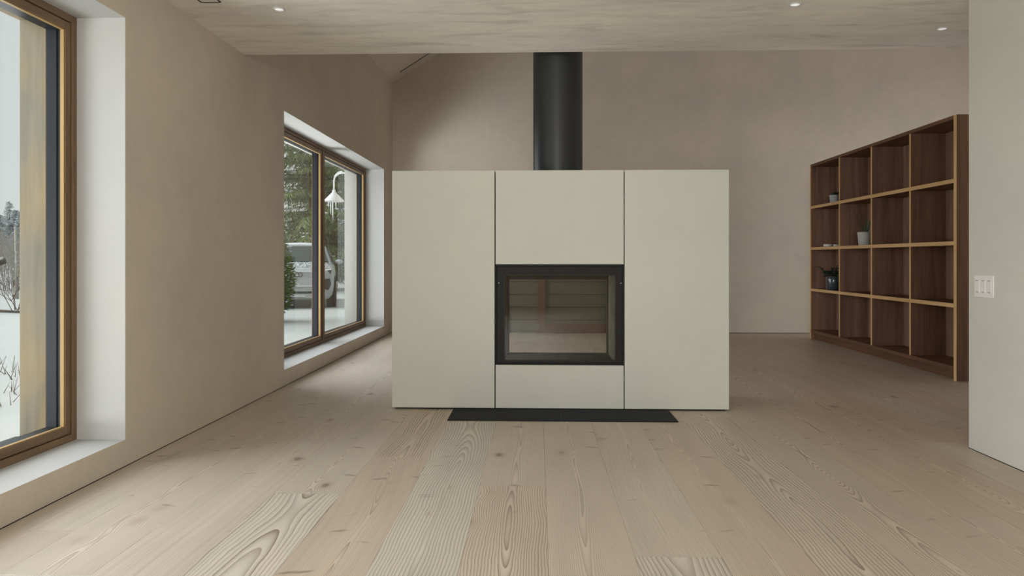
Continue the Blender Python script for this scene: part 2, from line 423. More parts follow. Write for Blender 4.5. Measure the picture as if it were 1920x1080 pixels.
# rear wall with an unseen window assumed for the rear fill lamp (behind the camera)
mb = MB(); mb.box(XL, -1.95, YR - .2, YR, -.16, CZ + .3).box(.45, XR + .1, YR - .2, YR, -.16, CZ + .3).box(-1.95, .45, YR - .2, YR, 2.4, CZ + .3).box(-1.95, .45, YR - .2, YR, -.16, .92)
mb.build('wall_rear', M['plaster'], label='plaster wall at the rear of the room around a broad window', cat='wall', kind='structure')
rw = empty('window_4', (0, YR - .1, 0), label='broad timber window at the rear of the room', cat='window', kind='structure')
for xa, xb in ((-1.95, -1.89), (-.78, -.72), (.39, .45)): MB().box(xa, xb, -.04, .04, .92, 2.4, .003).build('frame_upright', M['frame_wood_z'], rw)
for za, zb in ((.92, .98), (2.34, 2.4)): MB().box(-1.89, .39, -.035, .035, za, zb, .003).build('frame_rail', M['frame_wood_y'], rw)
for xa, xb in ((-1.89, -.78), (-.72, .39)): MB().box(xa, xb, -.004, .004, .98, 2.34).build('glass_pane', M['glass'], rw)
# slim dark strips standing in for the shadow line at the wall foot
MB().box(XL, XL + .002, YR, YB, 0, .0035).build('trim_1', M['dark'], label='thin dark shadow gap along the foot of the window wall', cat='trim', kind='structure')
MB().box(1.0, XE, YB - .002, YB, 0, .007).build('trim_2', M['steel_trim'], label='thin shadow gap along the foot of the back wall', cat='trim', kind='structure')
MB().box(XR - .002, XR, YR, 4.235, 0, .0035).build('trim_3', M['dark'], label='thin dark shadow gap under the right wall return', cat='trim', kind='structure')

# ------------------------------------------------------------------ windows in the left wall
def window(n, y0, y1, label, lining):
    w = empty('window_%d' % n, (XM, (y0 + y1) / 2, WZ[0]), label=label, cat='window', kind='structure')
    a, b = y0 - (y0 + y1) / 2, y1 - (y0 + y1) / 2; H = WZ[1] - WZ[0]
    fz, fy = M['frame_wood_z'], M['frame_wood_y']
    f, s = .034, .042                      # fixed frame and sash widths
    mid = 0.0
    # fixed frame (outermost), a step deeper sash inside it
    for ya, yb in ((a, a + f), (b - f, b)): MB().box(-.08, .0, ya, yb, 0, H, .002).build('frame_upright', fz, w)
    for za, zb in ((0, f), (H - f, H)): MB().box(-.08, .0, a + f, b - f, za, zb, .002).build('frame_rail', fy, w)
    MB().box(-.078, .002, mid - .026, mid + .026, f, H - f, .002).build('mullion', fz, w)
    for c0, c1 in ((a + f, mid - .026), (mid + .026, b - f)):
        g = .004
        c0 += g; c1 -= g; z0, z1 = f + g, H - f - g
        for ya, yb in ((c0, c0 + s), (c1 - s, c1)):
            st = MB().box(-.034, -.008, ya, yb, z0, z1, .002).build('sash_stile', fz, w)
        for za, zb in ((z0, z0 + s), (z1 - s, z1)):
            MB().box(-.034, -.008, c0 + s, c1 - s, za, zb, .002).build('sash_rail', fy, w)
        i0, i1, iz0, iz1, bt = c0 + s, c1 - s, z0 + s, z1 - s, .0035  # next: paler strips added for the daylit inner edge of the sash
        for ya, yb in ((i0, i0 + bt), (i1 - bt, i1)): MB().box(-.033, -.0145, ya, yb, iz0, iz1).build('glazing_bead', M['bead_z'], w)
        for za, zb in ((iz0, iz0 + bt), (iz1 - bt, iz1)): MB().box(-.033, -.0145, i0 + bt, i1 - bt, za, zb).build('glazing_bead', M['bead_y'], w)
        # dark gasket and outer aluminium behind the wood
        for ya, yb in ((c0, c0 + s - .002), (c1 - s + .002, c1)):
            MB().box(-.110, -.034, ya, yb, z0, z1).box(-.060, -.052, ya - .001 if ya == c0 else ya - .006, yb + .006 if ya == c0 else yb + .001, z0, z1).build('outer_stile', M['alu'], w)
        for za, zb in ((z0, z0 + s - .002), (z1 - s + .002, z1)):
            MB().box(-.110, -.034, c0 + s - .002, c1 - s + .002, za, zb).build('outer_rail', M['alu'], w)
        MB().box(-.076, -.068, c0 + s - .004, c1 - s + .004, z0 + s - .004, z1 - s + .004).build('glass_pane', M['glass'], w)
    # lining of the outer reveal
    xo, xi = XLO - XM - .004, -.081
    d = .012
    MB().box(xo, xi, b - d, b, .012, H, .001).build('reveal_board', lining, w)
    MB().box(xo, xi, a, a + d, .012, H, .001).build('reveal_board', lining, w)
    MB().box(xo, xi, a + d, b - d, H - d, H, .001).build('reveal_board', lining, w)
    MB().box(xo - .03, xi, a, b, -.002, .012, .001).build('outer_sill', M['alu'], w)
    return w
window(1, *W1, 'large brown framed window nearest the camera, tan weathered outer reveal', M['plywood'])
window(2, *W2, 'brown framed two pane window beside the fireplace, facing the parked car', M['render_white'])

# ------------------------------------------------------------------ fireplace
fp = empty('fireplace', (.154, 5.2, 0), label='cream stone clad fireplace block with a see-through firebox', cat='fireplace')
FX0, FX1, FZ = -1.17, 1.17, 1.669          # local x, top
OX0, OX1, OZ0, OZ1 = -.447, .450, .316, 1.011
BZ = .012
gp = .0035
core = MB()
core.box(FX0 + .02, OX0 + .004, .02, .60, 0, FZ - .012).box(OX1 - .004, FX1 - .02, .02, .60, 0, FZ - .012)
core.box(OX0, OX1, .02, .60, 0, OZ0 - .004).box(OX0, OX1, .02, .60, OZ1 + .004, FZ - .012)
core.build('core', M['dark'], fp)
for yy in (0, .60):
    ya, yb = yy, yy + .022
    MB().box(FX0, OX0 - gp, ya, yb, BZ, FZ, .0015).build('side_panel', M['panel'], fp)
    MB().box(OX1 + gp, FX1, ya, yb, BZ, FZ, .0015).build('side_panel', M['panel'], fp)
    MB().box(OX0 + gp, OX1 - gp, ya, yb, OZ1 + gp, FZ, .0015).build('upper_panel', M['panel'], fp)
    MB().box(OX0 + gp, OX1 - gp, ya, yb, BZ, OZ0 - gp, .0015).build('lower_panel', M['panel'], fp)
for xa, xb in ((FX0, FX0 + .02), (FX1 - .02, FX1)):
    MB().box(xa, xb, .023, .599, BZ, FZ, .001).build('end_panel', M['panel'], fp)
MB().box(FX0 + .02, FX1 - .02, .022, .60, FZ - .012, FZ).build('top_panel', M['panel'], fp)
def ring(mb, x0, x1, z0, z1, w, ya, yb, bev=.002):
    wl, wr, wb, wt = w if isinstance(w, tuple) else (w,) * 4
    mb.box(x0, x0 + wl, ya, yb, z0, z1, bev).box(x1 - wr, x1, ya, yb, z0, z1, bev)
    mb.box(x0 + wl, x1 - wr, ya, yb, z0, z0 + wb, bev).box(x0 + wl, x1 - wr, ya, yb, z1 - wt, z1, bev)
    return mb
IX0, IX1 = OX0 + .066, OX1 - .062
for ya, yb, nm in ((.004, .03, 'front'), (.592, .618, 'rear')):
    front = nm == 'front'
    ring(MB(), OX0, OX1, OZ0 - (0 if front else .003), OZ1, (.012, .012, .006 if front else .003, .012), ya, yb, .001).build('surround', M['black_steel'], fp)
    zg = .338 if front else .315
    d = ring(MB(), OX0 + .014, OX1 - .014, OZ0 + (.008 if front else .0005), OZ1 - .014, (.05, .047, .022 if front else .003, .06), ya + .006, yb - .004, .001).build('fire_door', M['black_steel'], fp)
    ring(MB(), IX0 - .006, IX1 + .006, zg, .944, (.008, .008, .008 if front else .003, .008), ya + .003, ya + .008, .001).build('glazing_bead', M['steel_trim'], d)
    MB().box(IX0 - .004, IX1 + .004, ya + .012, ya + .017, zg + .002, .942).build('glass_pane', M['fire_glass'], d)
    if front:
        for xx in (OX0 + .026, OX1 - .022):
            MB().lathe([(0, 0), (.004, 0), (.004, .004), (0, .005)], 10).build('screw', M['white_metal'], d, (xx, .010, .884)).rotation_euler = (PI / 2, 0, 0)
# inside of the firebox
MB().box(OX0 + .008, IX0 - .0, .031, .59, OZ0, OZ1).build('liner_panel', M['steel_trim'], fp)
M['liner'] = flat('grey_firebox_liner', (.20, .18, .145), .8, 0, .2, .25, 14)
MB().box(IX1 + .0, OX1 - .008, .031, .59, OZ0, OZ1).build('liner_panel', M['liner'], fp)
MB().box(IX0, IX1, .031, .59, OZ0, .326).build('liner_base', M['black_steel'], fp)
MB().box(IX0, IX1, .031, .59, .955, OZ1).build('liner_top', M['steel_trim'], fp)
rf = ring(MB(), IX0, IX1, .326, .955, (.014, .014, .0, .06), .50, .53, .001)
rf.box(IX0, IX1, .46, .53, .326, .335).build('inner_frame', M['steel_trim'], fp)
MB().box(IX0, IX1, .05, .075, .326, .340, .002).build('log_guard', M['black_steel'], fp)
# flue pipe rising behind the ceiling edge
t = NT('black_flue_steel', .42, (.022, .024, .027), 0, .5); M['flue'] = t.m
fpipe = MB().lathe([(.183, 1.669), (.183, 5.2)], 64).build('flue_pipe', M['flue'], fp, (.0, .35, 0))
MB().box(-.004, .004, -.1865, -.182, 1.671, 5.0).build('seam', M['flue'], fpipe)
hp = empty('hearth_plate', (.163, 5.02, 0), label='black steel hearth plate on the floor before the fireplace', cat='hearth')
for xa, xb in ((-.746, -.0012), (.0012, .746)):
    MB().box(xa, xb, -.185, .179, .0005, .007, .001).build('plate', M['hearth'], hp)

# ------------------------------------------------------------------ what shows through the firebox: boards and a frame on the back wall
bw = empty('board_cladding', (.2, YB - .03, 0), label='low grey-green horizontal board cladding seen through the firebox', cat='cladding')
zz = [.006, .024, .185, .365, .545, .725, .905, 1.085]
for a_, b_ in zip(zz, zz[1:]):
    MB().box(-1.5, 1.5, 0, .028, a_ + .003, b_ - .004, .003).build('board', M['board_green'], bw)
MB().box(-1.5, 1.5, .02, .029, 0, 1.085).build('backing', M['dark'], bw)
wf = empty('wooden_frame', (.66, YB - .075, 0), label='red-brown wooden frame standing against the grey-green boards', cat='frame')
for xa, xb in ((-.64, -.545), (.545, .64)): MB().box(xa, xb, 0, .04, .001, 1.0, .003).build('frame_upright', M['red_frame'], wf)
for za, zb in ((.001, .125), (.88, 1.0)): MB().box(-.545, .545, .003, .037, za, zb, .003).build('frame_rail', M['red_frame'], wf)
MB().box(-.68, .0, .0, .045, .001, .03, .002).build('sill', M['red_frame'], wf)

# ------------------------------------------------------------------ bookcase
BX, BYN, BYF, BTOP = 3.6, 6.54, 9.985, 2.295
bc = empty('bookcase', (BX, (BYN + BYF) / 2, 0), label='tall reddish wood bookcase of sixteen open cells', cat='bookcase')
by = lambda y: y - (BYN + BYF) / 2
BD = .345
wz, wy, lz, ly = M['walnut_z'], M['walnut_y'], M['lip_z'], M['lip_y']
def lipped(name, y0, y1, z0, z1, mat, lip, lipname='front_edge'):
    o = MB().box(.005, BD - .012, by(y0), by(y1), z0, z1, .001).build(name, mat, bc)
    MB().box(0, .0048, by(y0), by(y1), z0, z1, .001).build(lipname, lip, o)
    return o
for ya, yb in ((BYN, BYN + .042), (BYF - .034, BYF)):
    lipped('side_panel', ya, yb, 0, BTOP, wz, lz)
ya, yb = BYN + .042, BYF - .034
lipped('top_panel', ya, yb, BTOP - .034, BTOP, wy, wy)
SZ = [.105, .649, 1.188, 1.728]
for i, z in enumerate(SZ):
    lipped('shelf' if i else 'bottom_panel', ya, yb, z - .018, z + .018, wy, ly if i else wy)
DY = [7.339, 8.175, 9.028]
lev = [z + .018 for z in SZ]; tops = [z - .018 for z in SZ[1:]] + [BTOP - .034]
for y in DY:
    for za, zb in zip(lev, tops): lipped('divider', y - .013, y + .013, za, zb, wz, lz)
for a_, b_ in zip([ya] + DY, DY + [yb]):
    for c_, d_ in ((0, .5), (.5, 1)):
        MB().box(BD - .0123, BD, by(a_ + (b_ - a_) * c_), by(a_ + (b_ - a_) * d_), .10, BTOP).build('back_board', wz, bc)
MB().box(.05, .068, by(ya), by(yb), 0, SZ[0] - .018).build('plinth', wy, bc)

# ------------------------------------------------------------------ things on the bookcase
def pot(name, loc, r, h, mat, **kw):
    p = empty(name, loc, **kw)
    MB().lathe([(0, 0), (r * .80, 0), (r * .84, .006), (r * .95, h * .75), (r, h - .004), (r * .985, h), (r * .90, h), (r * .86, h * .86), (0, h * .86)], 32).build('pot', mat, p)
    MB().lathe([(r * .855, h * .861), (r * .5, h * .89), (0, h * .88)], 20).build('soil', M['soil'], p)
    return p
def blade(mb, base, tip, w, bend=.0, n=5):
    b, t_ = Vector(base), Vector(tip); d = (t_ - b); side = d.cross(Vector((.3, -.2, 1))).normalized() if d.normalized().z < .98 else Vector((0, 1, 0))
    out = side.cross(d).normalized(); prev = None
    for i in range(n + 1):
        s_ = i / n; p = b + d * s_ + out * bend * math.sin(s_ * PI)
        ww = w * (1 - s_ ** 2.2) + .0004
        cur = [mb.bm.verts.new(p - side * ww), mb.bm.verts.new(p + out * ww * .45), mb.bm.verts.new(p + side * ww), mb.bm.verts.new(p - out * ww * .25)]
        if prev:
            for k in range(4): mb.bm.faces.new((prev[k], prev[(k + 1) % 4], cur[(k + 1) % 4], cur[k])).smooth = True
        prev = cur
zs_ = [z + .018 for z in SZ]
p = pot('potted_succulent', (3.70, 9.405, zs_[3]), .068, .10, M['pot_blue'], label='small grey pot with a low dark succulent on the top shelf', cat='plant')
mb = MB(); rr = random.Random(3)
for i in range(34):
    a = rr.random() * 2 * PI; el = rr.uniform(.15, 1.4); L = rr.uniform(.05, .075)
    blade(mb, (.02 * math.cos(a), .02 * math.sin(a), .09), (L * math.cos(a) * math.cos(el), L * math.sin(a) * math.cos(el), .09 + L * math.sin(el)), .012, .005, 3)
mb.build('leaves', M['leaf_dark'], p)
p = pot('potted_aloe', (3.735, 8.625, zs_[2]), .088, .152, M['pot_gray'], label='speckled pale stone pot with a spiky aloe on the second shelf', cat='plant')
aloe = [((-.03, .27, .43), .009), ((.04, .12, .36), .010), ((-.01, -.06, .40), .011), ((.03, -.10, .34), .009), ((.06, .02, .30), .012), ((.0, .07, .20), .009), ((-.05, -.03, .25), .009)]
for (dx, dy, dz), w_ in aloe:
    mb = MB(); blade(mb, (dx * .12, dy * .12, .12), (dx, dy, dz), w_, .012, 6); mb.build('leaf', M['leaf_aloe'], p)
for (x_, y_, z_, s_, lab) in ((3.675, 9.575, zs_[2], 1.0, 'front white ceramic tealight cup on the second shelf'), (3.76, 9.495, zs_[2], .86, 'smaller white ceramic tealight cup behind the front one')):
    c_ = empty('tealight_cup', (x_, y_, z_), label=lab, cat='cup', group='tealight cups on the second shelf')
    MB().lathe([(0, 0), (.046 * s_, 0), (.052 * s_, .006), (.052 * s_, .034 * s_), (.048 * s_, .034 * s_), (.046 * s_, .018), (0, .018)], 28).build('cup', M['ceramic_white'], c_)
    MB().lathe([(.044 * s_, .0182), (.044 * s_, .026 * s_), (0, .026 * s_)], 20).build('candle', M['white_plastic'], c_)
p = empty('vase_plant', (3.70, 9.455, zs_[1]), label='dark glossy blue-grey vase with dark bushy leaves on the third shelf', cat='plant')
MB().lathe([(0, 0), (.078, 0), (.088, .01), (.09, .16), (.084, .172), (.078, .17), (.08, .03), (0, .02)], 36).build('vase', M['vase_glass'], p)
rr = random.Random(11)
for i in range(9):
    a = rr.uniform(0, 2 * PI); hh = rr.uniform(.2, .33); rd = rr.uniform(.04, .15)
    tip = Vector((rd * math.cos(a), rd * math.sin(a), hh))
    st = MB().tube([(.02 * math.cos(a), .02 * math.sin(a), .10), tip * .6 + Vector((0, 0, .06)), tip], .003, 5).build('stem', M['leaf_dark'], p)
    mb = MB()
    for q in range(6):
        b_ = rr.uniform(0, 2 * PI); L = rr.uniform(.06, .11)
        blade(mb, tip * (1 - .07 * q), tip * (1 - .07 * q) + Vector((L * math.cos(b_), L * math.sin(b_), rr.uniform(-.03, .035))), .018, .008, 4)
    mb.build('leaves', M['leaf_dark'], st)

# ------------------------------------------------------------------ fittings
ls = empty('light_switch', (XR, 4.087, .9035), label='white three rocker light switch on the pale right wall', cat='switch')
MB().box(-.007, -.0002, -.086, .086, -.060, .060, .002).build('plate', M['white_plastic'], ls)
for k in range(3):
    yc = .053 - .053 * k
    r_ = MB().box(-.0105, -.0068, yc - .019, yc + .019, -.034, .034, .0015).build('rocker', M['white_plastic'], ls)
    for zc in (.0305, -.0305): MB().box(-.0109, -.0103, yc - .012, yc + .012, zc - .0022, zc + .0022).build('marking', M['mark'], r_)
for x_, y_, lab in ((-1.501, 4.297, 'small round recessed spotlight in the ceiling near the window wall'), (1.473, 4.316, 'small round recessed spotlight in the ceiling right of the flue'), (2.555, 4.80, 'small round recessed spotlight in the ceiling beside the right wall corner')):
    d = empty('ceiling_spotlight', (x_, y_, CZ), label=lab, cat='spotlight', group='recessed ceiling spotlights')
    MB().lathe([(.035, 0), (.0355, -.003), (.031, -.006), (.027, -.005), (.026, -.0005), (.035, 0)], 32).build('trim_ring', M['white_metal'], d)
    MB().lathe([(.0262, -.0006), (.018, -.0035), (0, -.0045)], 24).build('lens', M['lens'], d)
sq = empty('ceiling_hatch', (-1.845, 4.11, CZ), label='small square ceiling fitting with a thin dark outline by the window wall', cat='fitting')
ring(MB(), -.058, .058, -.058, .058, .006, -.004, -.0002, 0).build('frame', M['dark'], sq).rotation_euler = (PI / 2, 0, 0)
sq.children[0].location = (0, 0, 0)
MB().box(-.050, .050, -.050, .050, -.002, -.0002).build('cover', M['ceiling'], sq)
x_a, x_b = -1.93, -1.15
sl = MB().prism([(x_a, slope(x_a) - .002), (x_b, slope(x_b) - .002), (x_b, slope(x_b) + .01), (x_a, slope(x_a) + .01)], lambda u, v, d: (u, d, v), 10.44, 10.468)
sl.build('slot_diffuser', M['dark'], kind='structure', label='thin black air slot running up the sloping ceiling', cat='vent')
#OUTDOORS
GZ = -.15
M['snow'] = plaster('snow', (.41, .422, .408), .04, .02, grain=60)
M['snow_clump'] = flat('snow_clump', (.58, .60, .61), .8, 0, .2, .05, 20)
def needles(name, a, b):
    t = NT(name, .75, spec=.15)
    n = t.noise(t.coord(), 1.1, 4, .65); n2 = t.noise(t.coord(), 14, 2)
    t.color(t.mix(t.add(t.mul(t.rng(n, .3, .7), .65), t.mul(t.rng(n2, .3, .7), .35)), a, b)); return t.m
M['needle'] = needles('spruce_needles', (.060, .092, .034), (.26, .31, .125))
M['needle_far'] = needles('frosted_needles', (.36, .40, .40), (.50, .53, .535))  # distance haze is painted in as a pale needle colour
M['cedar'] = needles('cedar_sprays', (.055, .085, .025), (.19, .22, .07))
M['bark'] = flat('grey_bark', (.10, .085, .065), .9, 0, .1, .35, 9)
M['bark_pale'] = flat('pale_bark', (.33, .31, .26), .9, 0, .1, .3, 12)
M['twig'] = flat('frosted_twig', (.30, .27, .25), .9, 0, .1, .3, 20)  # twig colour paled to paint in the haze over the brush
M['twig_red'] = flat('reddish_twig', (.12, .085, .07), .9, 0, .1, .3, 20)
M['straw'] = flat('dry_grass_blade', (.14, .125, .085), .9, 0, .1, .3, 20)
# snow covered ground: level near the house, gently rolling further out
gv, gf = [], []
ys_ = [-30 + i * 2.5 for i in range(12)] + [i * .8 for i in range(0, 50)] + [40 + i * 5 for i in range(1, 34)]
xs_ = [-220 + i * 6 for i in range(30)] + [-40 + i * .8 for i in range(48)]
xs_ = [x for x in xs_ if x < -2.7] + [-2.62]
for y in ys_:
    for x in xs_:
        d = math.hypot(x, y)
        amp = .04 + .003 * max(0, d - 14)
        z = GZ + (mnoise.noise((x * .22, y * .22, 0)) * amp + mnoise.noise((x * .9, y * .9, 3)) * .025) * min(1, max(0, (-2.62 - x) / .8))
        z += max(0, d - 30) * .018
        gv.append((x, y, z))
nx = len(xs_)
gf = [(j * nx + i, j * nx + i + 1, (j + 1) * nx + i + 1, (j + 1) * nx + i) for j in range(len(ys_) - 1) for i in range(nx - 1)]
ground = raw_mesh('ground', gv, gf, M['snow'], smooth=True, label='snow covered ground outside the two windows', cat='ground', kind='structure')
from mathutils.bvhtree import BVHTree
gb = BVHTree.FromPolygons(gv, gf)
def gz(x, y):
    h = gb.ray_cast(Vector((x, y, 60)), Vector((0, 0, -1)))
    return h[0].z if h[0] else GZ

class Tris:
    def __init__(s): s.v = []; s.f = []; s.mi = []
    def leaf(s, p, d, w, L, rr, mi=0):
        d = d.normalized(); side = d.cross(Vector((rr.uniform(-1, 1), rr.uniform(-1, 1), rr.uniform(-1, 1)))).normalized()
        n = len(s.v); m = p + d * L * .45
        s.v += [p, m + side * w, p + d * L, m - side * w]; s.f.append((n, n + 1, n + 2, n + 3)); s.mi.append(mi)
    def stalk(s, a, b, r0, r1=None):
        r1 = r0 * .4 if r1 is None else r1
        d = (b - a).normalized(); u = d.cross(Vector((.31, .9, .2))).normalized(); w = d.cross(u); n = len(s.v)
        for p, r in ((a, r0), (b, r1)):
            for k in range(3): s.v.append(p + (u * math.cos(2.094 * k) + w * math.sin(2.094 * k)) * r)
        for k in range(3): s.f.append((n + k, n + (k + 1) % 3, n + 3 + (k + 1) % 3, n + 3 + k)); s.mi.append(0)
def conifer(loc, H, R, seed, label, group=None, start=.7, gap=.34, per=8, dens=.12, snow=.10, needle='needle', droop=.16):
    rr = random.Random(seed)
    t = empty('conifer_tree', (loc[0], loc[1], gz(*loc)), label=label, cat='tree', group=group)
    MB().tube([(0, 0, -.2), (0.02, 0, H * .4), (0, .02, H * .98)], [R * .075, R * .05, .015], 9).build('trunk', M['bark'], t)
    T, S, B = Tris(), Tris(), Tris()
    z = start
    while z < H - .15:
        for q in range(per):
            az = rr.uniform(0, 2 * PI); L = R * (1 - (z / H) ** 1.15) * rr.uniform(.72, 1.08) + .15
            ca, sa = math.cos(az), math.sin(az); zz0 = z + rr.uniform(-.15, .15)
            at = lambda s_: Vector((ca * s_, sa * s_, zz0 + .12 * s_ - droop * s_ * s_ / max(.6, L) * 1.6))
            B.stalk(at(0.02), at(L * .8), .018 + L * .006)
            n = max(3, int(L / dens))
            for i in range(n):
                s_ = L * (i + .6) / n; p = at(s_)
                for sg in (-1, 1):
                    sd = Vector((-sa * sg, ca * sg, 0)); tw = min(.42, .12 + .38 * (1 - s_ / L) + .1) * rr.uniform(.6, 1.1)
                    d = (Vector((ca, sa, 0)) * .55 + sd * rr.uniform(.5, 1) + Vector((0, 0, -rr.uniform(.35, 1.1))))
                    for c_ in range(4):
                        T.leaf(p + d * tw * .2 * c_, d + Vector((rr.uniform(-.5, .5), rr.uniform(-.5, .5), rr.uniform(-1.1, .1))), .015 + .012 * rr.random(), tw * rr.uniform(.5, .85), rr)
                if rr.random() < snow:
                    for c_ in range(5): S.leaf(p + Vector((rr.uniform(-.12, .12), rr.uniform(-.12, .12), .04)), Vector((ca + rr.uniform(-.8, .8), sa + rr.uniform(-.8, .8), -.15)), .03, .13, rr)
        z += gap * rr.uniform(.8, 1.2)
    raw_mesh('branches', B.v, B.f, M['bark'], t, kind='stuff')
    raw_mesh('needles', T.v, T.f, M[needle], t, kind='stuff')
    if S.v: raw_mesh('snow_patches', S.v, S.f, M['snow_clump'], t, kind='stuff')
    return t
conifer((-8.3, 27.5), 12.5, 3.3, 1, 'large dark green spruce right behind the parked car', dens=.09, per=9)
conifer((-14.2, 33.5), 13, 3.6, 2, 'snow dusted spruce at the left edge of the far window', snow=.3)
conifer((-3.6, 34.0), 12.5, 3.2, 3, 'spruce partly hidden by the right jamb of the far window', snow=.12)
conifer((-10.8, 40), 15, 4.2, 4, 'tall spruce further back between the others', snow=.25)
# young cedar at the near side of the far window
def cedar(loc, H, R, seed):
    rr = random.Random(seed); t = empty('cedar_bush', (loc[0], loc[1], gz(*loc)), label='bright green snow speckled cedar bush in front of the car', cat='bush')
    MB().tube([(0, 0, -.1), (.03, 0, H * .5), (0, 0, H * .95)], [.06, .04, .01], 8).build('trunk', M['bark'], t)
    T, S = Tris(), Tris()
    for i in range(15000):
        z = H * rr.random() ** 1.15 * .97 + .12; prof = R * min(1, (z / .5) ** .6) * (1 - (z / (H + .1)) ** 2.2)
        r = prof * (rr.random() ** .4) * (1 + .22 * mnoise.noise((z * 2.4, seed, 0))); a = rr.uniform(0, 2 * PI); r *= 1 + .25 * mnoise.noise((math.cos(a) * 1.6, math.sin(a) * 1.6, z * 2.2))
        p = Vector((r * math.cos(a), r * math.sin(a), z)); d = Vector((math.cos(a) * .8, math.sin(a) * .8, rr.uniform(-.5, .9)))
        T.leaf(p, d, rr.uniform(.009, .018), rr.uniform(.05, .12), rr)
        if rr.random() < .035: S.leaf(p + d * .1, Vector((math.cos(a), math.sin(a), -.2)), .022, .06, rr)
    raw_mesh('sprays', T.v, T.f, M['cedar'], t, kind='stuff'); raw_mesh('snow_patches', S.v, S.f, M['snow_clump'], t, kind='stuff')
cedar((-5.2, 14.0), 2.4, .58, 5)

# ---- parked car; local frame: nose towards -y, z = 0 on the ground
M['car_paint'] = flat('frosted_grey_paint', (.34, .36, .37), .35, 0, .5, .12, 6)
M['car_light'] = flat('silver_grille_panel', (.40, .42, .43), .4, .2, .5, .12, 40)
M['car_dark'] = flat('black_car_plastic', (.016, .018, .019), .6, 0, .25)
M['car_glass'] = flat('car_window_glass', (.022, .040, .036), .25, 0, .25, .05)
M['chrome'] = flat('bright_trim', (.75, .76, .77), .3, .3)
M['rubber'] = flat('tyre_rubber', (.018, .018, .018), .8)
car = empty('car', (-6.42, 20.0, gz(-6.0, 19.0) - .02), math.radians(15), label='frosted grey SUV parked in the snow, nose towards the house', cat='car')
def loft(name, secs, mat, parent, smooth=True):
    """secs: list of (y, half profile [(x, z), ...]) from the middle of the top round to the middle of the bottom"""
    v, f = [], []; n = len(secs[0][1]) * 2 - 2
    for y, pr in secs:
        full = pr + [(-x, z) for x, z in pr[-2:0:-1]]
        v += [(x, y, z) for x, z in full]
    for i in range(len(secs) - 1):
        for k in range(n): f.append((i * n + k, i * n + (k + 1) % n, (i + 1) * n + (k + 1) % n, (i + 1) * n + k))
    f.append(tuple(range(n))[::-1]); f.append(tuple((len(secs) - 1) * n + k for k in range(n)))
    o = raw_mesh(name, v, f, mat, parent, smooth=smooth)
    o.data.polygons[-1].use_smooth = o.data.polygons[-2].use_smooth = False
    return o
def sect(w, zt, zs, zb=.24, top=.86):
    return [(0, zt), (w * .45, zt - .008), (w * top, zt - .045), (w * .965, zs), (w, zs - .14), (w * .985, .5), (w * .95, zb + .09), (w * .86, zb), (0, zb)]
loft('body', [(-2.30, sect(.70, .93, .82, .30)), (-2.26, sect(.82, .975, .87, .26)), (-2.14, sect(.89, 1.01, .91)), (-1.9, sect(.92, 1.045, .95)), (-1.5, sect(.935, 1.09, .98)), (-1.05, sect(.94, 1.13, 1.0, top=.9)),
              (-.4, sect(.94, 1.10, .98, top=.95)), (1.2, sect(.945, 1.12, 1.0, top=.95)), (2.0, sect(.92, 1.12, .98)), (2.22, sect(.82, 1.05, .9, .4))], M['car_paint'], car)
def cab(wb, wt, zb, zt): return [(0, zt), (wt * .7, zt - .015), (wt, zt - .06), ((wb + wt) / 2, (zb + zt) / 2), (wb, zb), (wb * .5, zb - .03), (0, zb - .03)]
loft('cabin', [(-1.12, cab(.80, .78, 1.08, 1.115)), (-.72, cab(.86, .72, 1.08, 1.36)), (-.38, cab(.88, .68, 1.08, 1.56)), (0.1, cab(.88, .68, 1.08, 1.625)), (1.2, cab(.87, .67, 1.1, 1.60)), (1.9, cab(.82, .62, 1.1, 1.46)), (2.15, cab(.78, .66, 1.08, 1.12))], M['car_paint'], car)
# windscreen, lying just proud of the cabin front
v = [(-.755, -1.085, 1.135), (.755, -1.085, 1.135), (.69, -.72, 1.355), (.63, -.41, 1.535), (-.63, -.41, 1.535), (-.69, -.72, 1.355)]
v2 = [(x, y - .022, z + .022) for x, y, z in v]
raw_mesh('windscreen', v2 + v, [(0, 1, 2, 5), (5, 2, 3, 4)] + [(i, (i + 1) % 6, 6 + (i + 1) % 6, 6 + i) for i in range(6)], M['car_glass'], car)
for sg in (-1, 1):
    w_ = [(sg * .885, -.55, 1.12), (sg * .89, 1.35, 1.13), (sg * .74, 1.15, 1.50), (sg * .745, -.22, 1.51)]
    w2 = [(x + sg * .03, y, z + .01) for x, y, z in w_]
    raw_mesh('side_window', w2 + w_, [(0, 1, 2, 3)] + [(i, (i + 1) % 4, 4 + (i + 1) % 4, 4 + i) for i in range(4)], M['car_glass'], car)
    m_ = MB().lathe([(0, -.09), (.06, -.07), (.085, 0), (.06, .07), (0, .09)], 14).build('side_mirror', M['car_paint'], car, (sg * 1.03, -.62, 1.14)); m_.rotation_euler = (0, PI / 2, 0); m_.scale = (.8, 1, 1.15)
def face_panel(name, poly, y, th, mat, parent, shear=0.0):
    """a panel on the car's nose: poly of (x, z)"""
    return MB().prism(poly, lambda u, v, d: (u, d + .10 * abs(u) ** 2.2 + shear * (v - .6), v), y - th, y + .09).build(name, mat, parent)
nose = [(-.52, .92), (.52, .92), (.60, .82), (.56, .66), (.47, .56), (-.47, .56), (-.56, .66), (-.60, .82)]
gr = face_panel('grille_panel', nose, -2.315, .02, M['car_light'], car, .05)
pts = [(x, -2.338 + .10 * abs(x) ** 2.2 + .05 * (z - .6), z) for x, z in nose]
MB().tube(pts + [pts[0]], .014, 6).build('grille_trim', M['chrome'], car)
face_panel('bonnet_gap', [(-.68, .935), (.68, .935), (.66, .953), (-.66, .953)], -2.30, .02, M['car_dark'], car, .05)
rg = M['car_dark']
